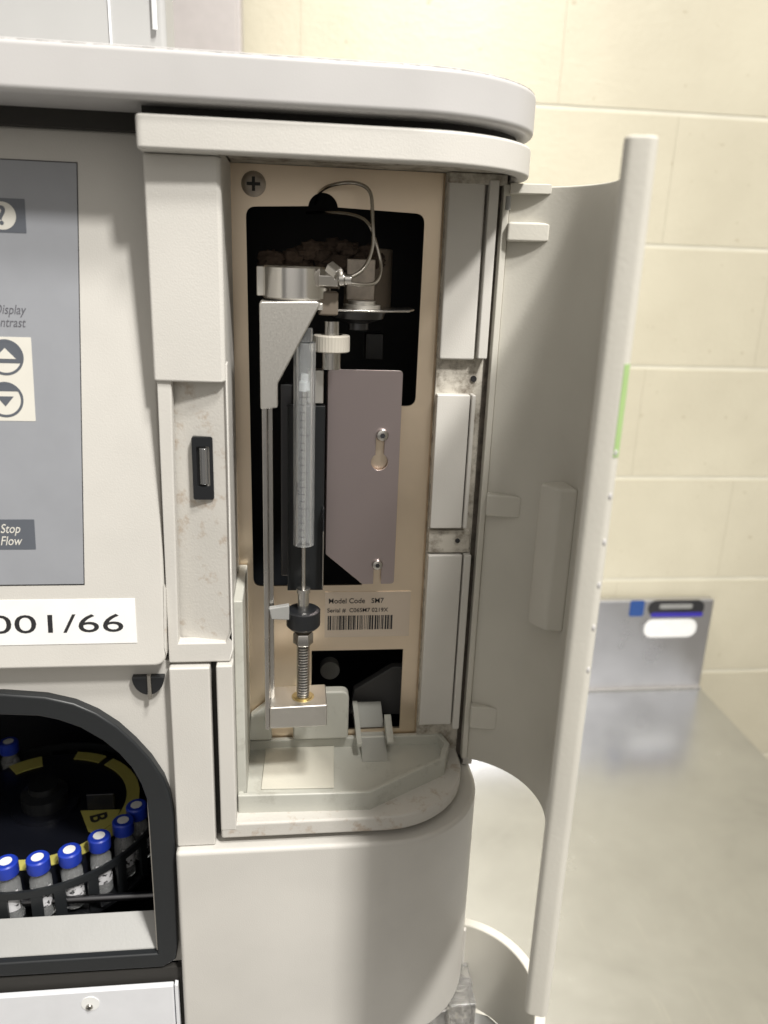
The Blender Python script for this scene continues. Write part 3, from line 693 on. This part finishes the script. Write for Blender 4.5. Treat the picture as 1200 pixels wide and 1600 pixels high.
ch.poly3([(cxl, 396, -268.5), (cxl+3, 396, -268.5), (cxl+3, 396, -266), (cxl, 396, -266), (cxl, 434, -268), (cxl+3, 434, -268), (cxl+3, 434, -261), (cxl, 434, -261)], [(0, 1, 2, 3), (7, 6, 5, 4), (0, 4, 5, 1), (3, 2, 6, 7), (0, 3, 7, 4), (1, 5, 6, 2)])
x2 = cxr
ch.poly3([(x2, 398, -268.5), (x2+4, 398, -268.5), (x2+4, 398, -267), (x2, 398, -267), (x2, 416, -268), (x2+4, 416, -268), (x2+4, 416, -260), (x2, 416, -260)], [(0, 1, 2, 3), (7, 6, 5, 4), (0, 4, 5, 1), (3, 2, 6, 7), (0, 3, 7, 4), (1, 5, 6, 2)])
cho = ch.build('waste_chute', 'tray', I, .3)
MB().poly3([(cxl+3.1, 392, -275.6), (x2-.1, 392, -275.6), (x2-.1, 434, -262), (cxl+3.1, 434, -262), (cxl+3.1, 392, -276.4), (x2-.1, 392, -276.4), (x2-.1, 434, -265), (cxl+3.1, 434, -265)], [(0, 1, 2, 3), (7, 6, 5, 4), (0, 4, 5, 1), (3, 2, 6, 7), (0, 3, 7, 4), (1, 5, 6, 2)]).build('chute_floor', 'chutegrey', cho)
g2 = B_([(560, 1090), (560, 1062), (632, 1035), (632, 1085)]); MB().prism([UY(a, b, 445) for a, b in [(545, 1110), (552, 1072), (612, 1036), (650, 1036), (650, 1110)]], 440, 446, 'y').build('chute_hood', 'darkgrey', cho, 1)
MB().cyl((X_(515, 1040, 450), 445, Z_(515, 1042, 450)), (X_(515, 1040, 450), 452, Z_(515, 1042, 450)), 6, 24).build('drive_wheel', 'greyplas', I)

# ---- door (open), local coords: hinge at origin, arc bending toward the camera
TL = -.3596; HX, HY = 106.6, 407.6; R, DL = 52.5, 114.1; DZ0, DZ1 = -285.5, 35.2
def dw(v):
    x, y, z = v; return (HX+x*cos(TL)-y*sin(TL), HY+x*sin(TL)+y*cos(TL), z)
def dp(t, off, along=0):      # point on centreline, off > 0 = inside
    if t <= pi/2: return ((R-off)*sin(t), -R+(R-off)*cos(t))
def dpt(s, off):              # beyond the arc, s mm along the flat
    return (R-off, -R-s)
h = 2.6
inner = [dp(pi/2*k/24, h) for k in range(25)]+[dpt(DL-13, h), dpt(DL-10, 4.6)]
end = [(R+4.6*cos(a), -R-DL+2+3*sin(a)) for a in [pi-(-pi)*k/8 for k in range(9)]]
end = [(R-4.6+0*k, 0) for k in range(0)]
er = 2.6
end = arc(R-4.6+er, -R-DL+er, er, pi, 1.5*pi, 6)+arc(R+4.6-er, -R-DL+er, er, -pi/2, 0, 6)
outer_ = [dpt(DL-10, -4.6), dpt(DL-40, -3.4)]+[dp(pi/2*k/24, -h) for k in range(24, -1, -1)]
dl = inner+end+outer_
door = MB(dw).prism(dl, DZ0, DZ1, 'z').build('side_door', 'doorp', I, .8, 3, label='curved side door standing open to the right')
def rib(py0, py1, px, t1, prot, bev, name='door_rib'):
    z1, z0 = Z_(px, py0, 400), Z_(px, py1, 400)
    L = [dp(.02, h+prot)]+[dp(t1*.75, h+prot*.42)]+[dp(t1, h-.05)]+[dp(t1*k/2, h-.3) for k in (1, 0)]
    return MB(dw).prism(L, z0, z1, 'z').build(name, 'doorp', door, bev, 4)
rib(287, 303, 810, .42, 6, .5, 'door_shelf'); rib(347, 378, 810, .44, 6, 2.6); rib(772, 806, 780, .40, 6, 1.2); rib(1103, 1137, 750, .34, 5.5, 1.2)
hx_, hz_ = UY(793, 318, 398); MB().cyl((hx_, 397, hz_-3), (hx_, 397, hz_+3.2), 1.3, 12).build('hinge_peg', 'greyplas', door)
za, zb3 = Z_(870, 752, 372), Z_(850, 968, 372)
L = [dp(.90, h+13), dp(1.0, h+13.5), dp(1.22, h+9), dp(1.26, h-.5), dp(1.05, h-.5), dp(.90, h-.5)]
MB(dw).prism(L, zb3, za, 'z').build('door_catch', 'doorp', door, 1.8, 4)
# sticker on outer corner of the free edge, studs
def zfree(px, py):      # height at the free edge
    d = ray(px, py); p0 = Vector(dw((R, -R-DL, 0))); t = (p0.x**2+p0.y**2)**.5/((d.x**2+d.y**2)**.5); return d.z*t
zs0, zs1 = zfree(965, 716), zfree(985, 570)
c0 = (R+4.6-er, -R-DL+er)
L = arc(c0[0], c0[1], er+.12, -1.2, .0, 7)+[(R+4.75, -R-DL+34), (R+4.4, -R-DL+34)]+arc(c0[0], c0[1], er-.3, .0, -1.2, 7)
MB(dw).prism(L, zs0, zs1, 'z').build('green_sticker', 'green', door)
for py, px in ((708, 958), (776, 948), (848, 939), (915, 931), (982, 923), (1048, 915)):
    zc_ = zfree(px, py); m = MB(dw); c3 = Vector((R+3.4, -R-DL+.7, zc_))
    g = bmesh.ops.create_icosphere(m.bm, subdivisions=3, radius=.75)
    for v in g['verts']: v.co = c3+Vector((v.co.x, v.co.y*.8, v.co.z*1.7))
    m.build('edge_stud', 'lid', door)

# ================================================================ lower module under the instrument
Lm = things('lower_module', 'grey lower instrument module with a small open curved door under the base housing', 'laboratory instrument', (0, 500, HB))
MB().box(-255, 100, 380, 740, HB+12, -470).build('module_body', 'greyplas', Lm, 3)
MB().box(-250, 96, 400, 735, -469.8, -455).build('module_top', 'greyplas', Lm, 2)
for x in (-230, 75):
    for y in (410, 710): MB().lathe((x, y, HB), [(12, 0), (14, 2), (14, 12)], 24).build('foot', 'black', Lm)
def dw2(v):
    x, y, z = v; a = TL; return (HX+6.5+x*cos(a)-y*sin(a), HY-1+x*sin(a)+y*cos(a), z)
zl1 = Z_(735, 1437, 407); zl0 = zl1-66
L = [dp(pi/2*k/20, 3.2) for k in range(21)]+[dpt(40, 3.2), dpt(40, -3.2)]+[dp(pi/2*k/20, -3.2) for k in range(20, -1, -1)]
ld = MB(dw2).prism(L, zl0, zl1, 'z').build('module_door', 'doorp', Lm, 1.2, 3)
MB(dw2).prism([(-1, 3), (2.2, 3), (2.2, -6), (-1, -6)], zl0, zl1-2, 'z').build('module_door_edge', 'plastic', ld, .5)
MB().prism([(100.5, 392), (112, 402), (131, 394), (148, 372), (152, 340), (160, 312), (100.5, 312)], zl0-6, zl0-2, 'z').build('module_shade_sheet', 'greyplas', Lm, 1)  # grey sheet added for the shaded wedge below the module door
# clear fitting hanging at the corner
cf = things('clear_drain_fitting', 'clear plastic drain fitting with glossy round knobs below the base housing corner', 'fitting', (98, 372, -470))
zf1 = -455
for px, py, yy, rr in ((714, 1550, 392, 8), (682, 1574, 378, 9)):
    m = MB(); x, z = UY(px, py, yy); m.lathe((x, yy, z-16), [(rr-2, 0), (rr, 1.5), (rr, 12), (rr-3, 15), (rr-2.4, 16.5), (rr-.6, 18), (rr-.6, 21), (rr-3, 23)], 40); m.build('clear_knob', 'clearplas', cf)
m = MB(); a = UY(702, 1572, 368); c = UY(742, 1600, 368); m.box(a[0], c[0], 368, 388, c[1]-14, a[1]); m.build('clear_block', 'clearplas', cf, 1.2)
m = MB(); a = UY(706, 1538, 386); c = UY(738, 1548, 386); m.box(a[0], c[0], 386, 402, c[1], a[1]); m.build('clear_cover', 'clearplas', cf, .8)
m = MB(); x, z = UY(668, 1588, 372); m.tube([(x, 372, z-10), (x+1, 372, z+4), (x+3, 378, z+10)], 1.6, 12); m.build('metal_clip', 'steel', cf)

# ================================================================ carousel and vials
KX, KY, KR, KZ = -153.8, 447.8, 64.5, -324.9           # KZ = top of the caps
C_ = things('vial_carousel', 'black round vial carousel with yellow lettered ring inside the window', 'carousel', (KX, KY, -372))
MB().lathe((KX, KY, -370), [(72.5, 0), (72.5, 2.5), (58, 2.6)], 96).build('tray_base', 'black', C_)
MB().lathe((KX, KY, -367), [(56, 0), (56, 28), (20, 28.2), (20, 31)], 96).build('tray_drum', 'navy', C_)
rb = MB()
def annulus(mb, r0, r1, z0, z1, a0=0, a1=2*pi, n=96):
    full = abs(a1-a0-2*pi) < 1e-6; N = n if full else n+1
    P = [[mb.bm.verts.new((KX+r*cos(a0+(a1-a0)*k/n), KY+r*sin(a0+(a1-a0)*k/n), z)) for k in range(N)] for r, z in ((r0, z0), (r1, z0), (r1, z1), (r0, z1))]
    for j in range(4):
        A, B = P[j], P[(j+1) % 4]
        for k in range(N if full else N-1): mb.bm.faces.new((A[k], A[(k+1) % N], B[(k+1) % N], B[k]))
    if not full:
        mb.bm.faces.new([P[j][0] for j in range(4)]); mb.bm.faces.new([P[j][-1] for j in range(4)])
annulus(rb, 70.6, 72.4, -345, -340.5)
STEP = 14.6; A0 = -76.6
for k in range(25):
    a = radians(A0+STEP*(k+.5)); 
    da = radians(2.4); annulus(rb, 70.6, 72.4, -367.3, -345.1, a-da, a+da, 4)
rb.build('slotted_rim', 'bezel', C_, ang=40)
yr = MB(); annulus(yr, 49, 57, -338.6, -337.9, radians(-150), radians(56)); annulus(yr, 49, 57, -338.6, -337.9, radians(62), radians(84), 10); annulus(yr, 44, 55.4, -338.6, -337.9, radians(108), radians(130), 10)
yro = yr.build('yellow_ring', 'yellow', C_)
bx_, by_ = UZ(157, 1281, -338)
wd = [UZ(a, b, -338) for a, b in [(126, 1268), (188, 1266), (180, 1285), (150, 1305), (138, 1300)]]
MB().prism(wd, -337.8, -337.3, 'z').build('yellow_wedge', 'yellow', C_)
text('B', 0, 0, 0, 14, 'ink', C_, 'ring_letter', mapf=lambda a, b, d: (bx_+(a-4.5)*.35+ (b-4.8)*.95-1, by_-(a-4.5)*.95+(b-4.8)*.35+1, -337.2+d), bold=.3)
lx_, ly_ = UZ(4, 1185, -338)
text('E', 0, 0, 0, 7, 'ink', C_, 'ring_letter', mapf=lambda a, b, d: (lx_+a, ly_+b-2, -337.8+d))
MB().box(bx_-10, bx_+7, by_+9, by_+11, -338.4, -326).build('drum_tab', 'navy', C_, .6)
MB().lathe((KX, KY, -336), [(14, 0), (14, 8), (9, 10), (9, 14)], 40).build('hub', 'black', C_)
names = [('torn white label, leftmost at the window edge', -105.8), ('clear lower body and a ragged white label, first full vial from the left', -91.2), ('black printed band on its body, second full vial from the left', -76.6), ('torn black and white label, in the middle of the front row', -62.0), ('scratched silvery label, fourth full vial from the left', -47.4),
         ('narrow white label, just inside the right bezel', -32.8), ('shaded, half hidden behind the right bezel', -18.2), ('far back in the dark, on the far left of the yellow ring', 124.0)]
names = [('torn white label cut off by the photo edge', -105.8), ('ragged white patch, first whole one from the left', -91.2), ('dark print band, second whole one from the left', -76.6), ('black and white torn label, third whole one from the left', -62.0), ('silvery scratched label, just left of the letter B wedge end', -47.4),
         ('narrow pale label, beside the right side of the black bezel', -32.8), ('half hidden behind the right bezel in shade', -18.2), ('alone at the dark back of the carousel behind the yellow ring', 126.0)]
def torn(kind):
    m, t, b = nt('torn_label'); n = noise(t, 260+30*kind, 3, .6)
    n.noise_dimensions = '4D'; n.inputs['W'].default_value = kind*3.1
    r = ramp(t, n.outputs['Fac'], [(.42, (.03, .03, .035)), (.45, (.66, .66, .68))]); t.links.new(r.outputs[0], b.inputs['Base Color'])
    r2 = ramp(t, n.outputs['Fac'], [(.36, (0, 0, 0)), (.38, (1, 1, 1))]); t.links.new(r2.outputs[0], b.inputs['Alpha']); return m
def make_vial(lab):
    o = things('sample_vial', lab, 'vial', (0, 0, 0), 'blue capped vials in the carousel')
    v = MB().lathe((0, 0, 0), [(5.2, 0), (5.9, .8), (5.9, 24), (4.2, 27.5), (4.2, 31)], 32).build('vial_body', 'vialglass', o)
    MB().lathe((0, 0, 1.2), [(5.0, 0), (5.0, 9)], 24).build('vial_liquid', 'glass', v)
    cpv = MB(); cpv.lathe((0, 0, 29.8), [(6.1, 0), (6.3, .3), (6.3, 7.2), (5.6, 8.0), (3.4, 8.05), (3.4, 7.6)], 48)
    for q in cpv.bm.verts:
        a = math.atan2(q.co.y, q.co.x); 
        if .2 < q.co.z-29.8 < 7: f_ = 1-.025*(round(a/(2*pi/48)) % 2); q.co.x *= f_; q.co.y *= f_
    cpo = cpv.build('cap', 'blue', o, ang=28)
    MB().lathe((0, 0, 37.0), [(3.35, 0), (3.35, .95)], 28).build('septum', 'paper', cpo)
    return o
proto = None
for i, (nm, a) in enumerate(names):
    lab = 'blue capped glass vial with '+nm if i < 6 else 'blue capped glass vial '+nm
    ar = radians(a)
    if proto is None: proto = v = make_vial(lab)
    else:
        v = proto.copy(); COL.objects.link(v)
        for chd in proto.children:
            if chd.name.startswith('paper_label'): continue
            c = chd.copy(); COL.objects.link(c); c.parent = v
            for g in chd.children: d = g.copy(); COL.objects.link(d); d.parent = c
        v['label'] = lab
    v.location = Vector((KX+KR*cos(ar), KY+KR*sin(ar), KZ-38.1))*MM
    v.rotation_euler = (radians(random.uniform(-1.6, 1.6)), radians(random.uniform(-1.6, 1.6)), ar+radians(random.uniform(-8, 8)))
    m = MB(); rL = 6.0; A = .95; P = []
    for k in range(13):
        t_ = -A+2*A*k/12; P.append((rL*cos(t_), rL*sin(t_)))
    P2 = [(x*.985, y*.985) for x, y in reversed(P)]
    m.prism(P+P2, 8, 21, 'z'); m.build('paper_label', torn(i), v, org=(0, 0, 0))

# ================================================================ things behind
w1 = things('storage_box', 'pale grey translucent plastic box standing on the top cover', 'box', (-160, 488, 71.5))
q = UY(260, 60, 470)
bxm = MB(); bxm.box(-300, q[0], 470, 505, 71.8, 180); bxo = bxm.build('box_body', 'boxplas', w1, 3)
q2 = UY(172, 40, 469); MB().box(q2[0]-.6, q2[0]+.6, 469, 470.5, 75, 175).build('box_seam_highlight', 'white', bxo)  # white strip paints the highlight along the box seam
q2 = UY(240, 20, 466); MB().tube([(q2[0], 468, Z_(240, 46, 468)), (q2[0], 468, 170)], 1.3, 10).build('box_highlight', 'ptfe', bxo)  # white tube paints a second line of highlight on the box
w2 = things('white_cabinet', 'pinkish white cabinet standing behind the instrument against the block wall', 'cabinet', (-400, 1275, HB))
q = UY(377, 60, 1240)
cb_ = MB().box(-900, q[0], 1240, 1310, HB+40, 900).build('cabinet_body', 'cabinetw', w2, 4)
MB().box(-890, q[0]-10, 1250, 1300, HB+.5, HB+39.5).build('plinth', 'greyplas', w2)
MB().box(-890, q[0]-6, 1235, 1239.5, HB+60, 880).build('cabinet_door', 'cabinetw', w2, 2)
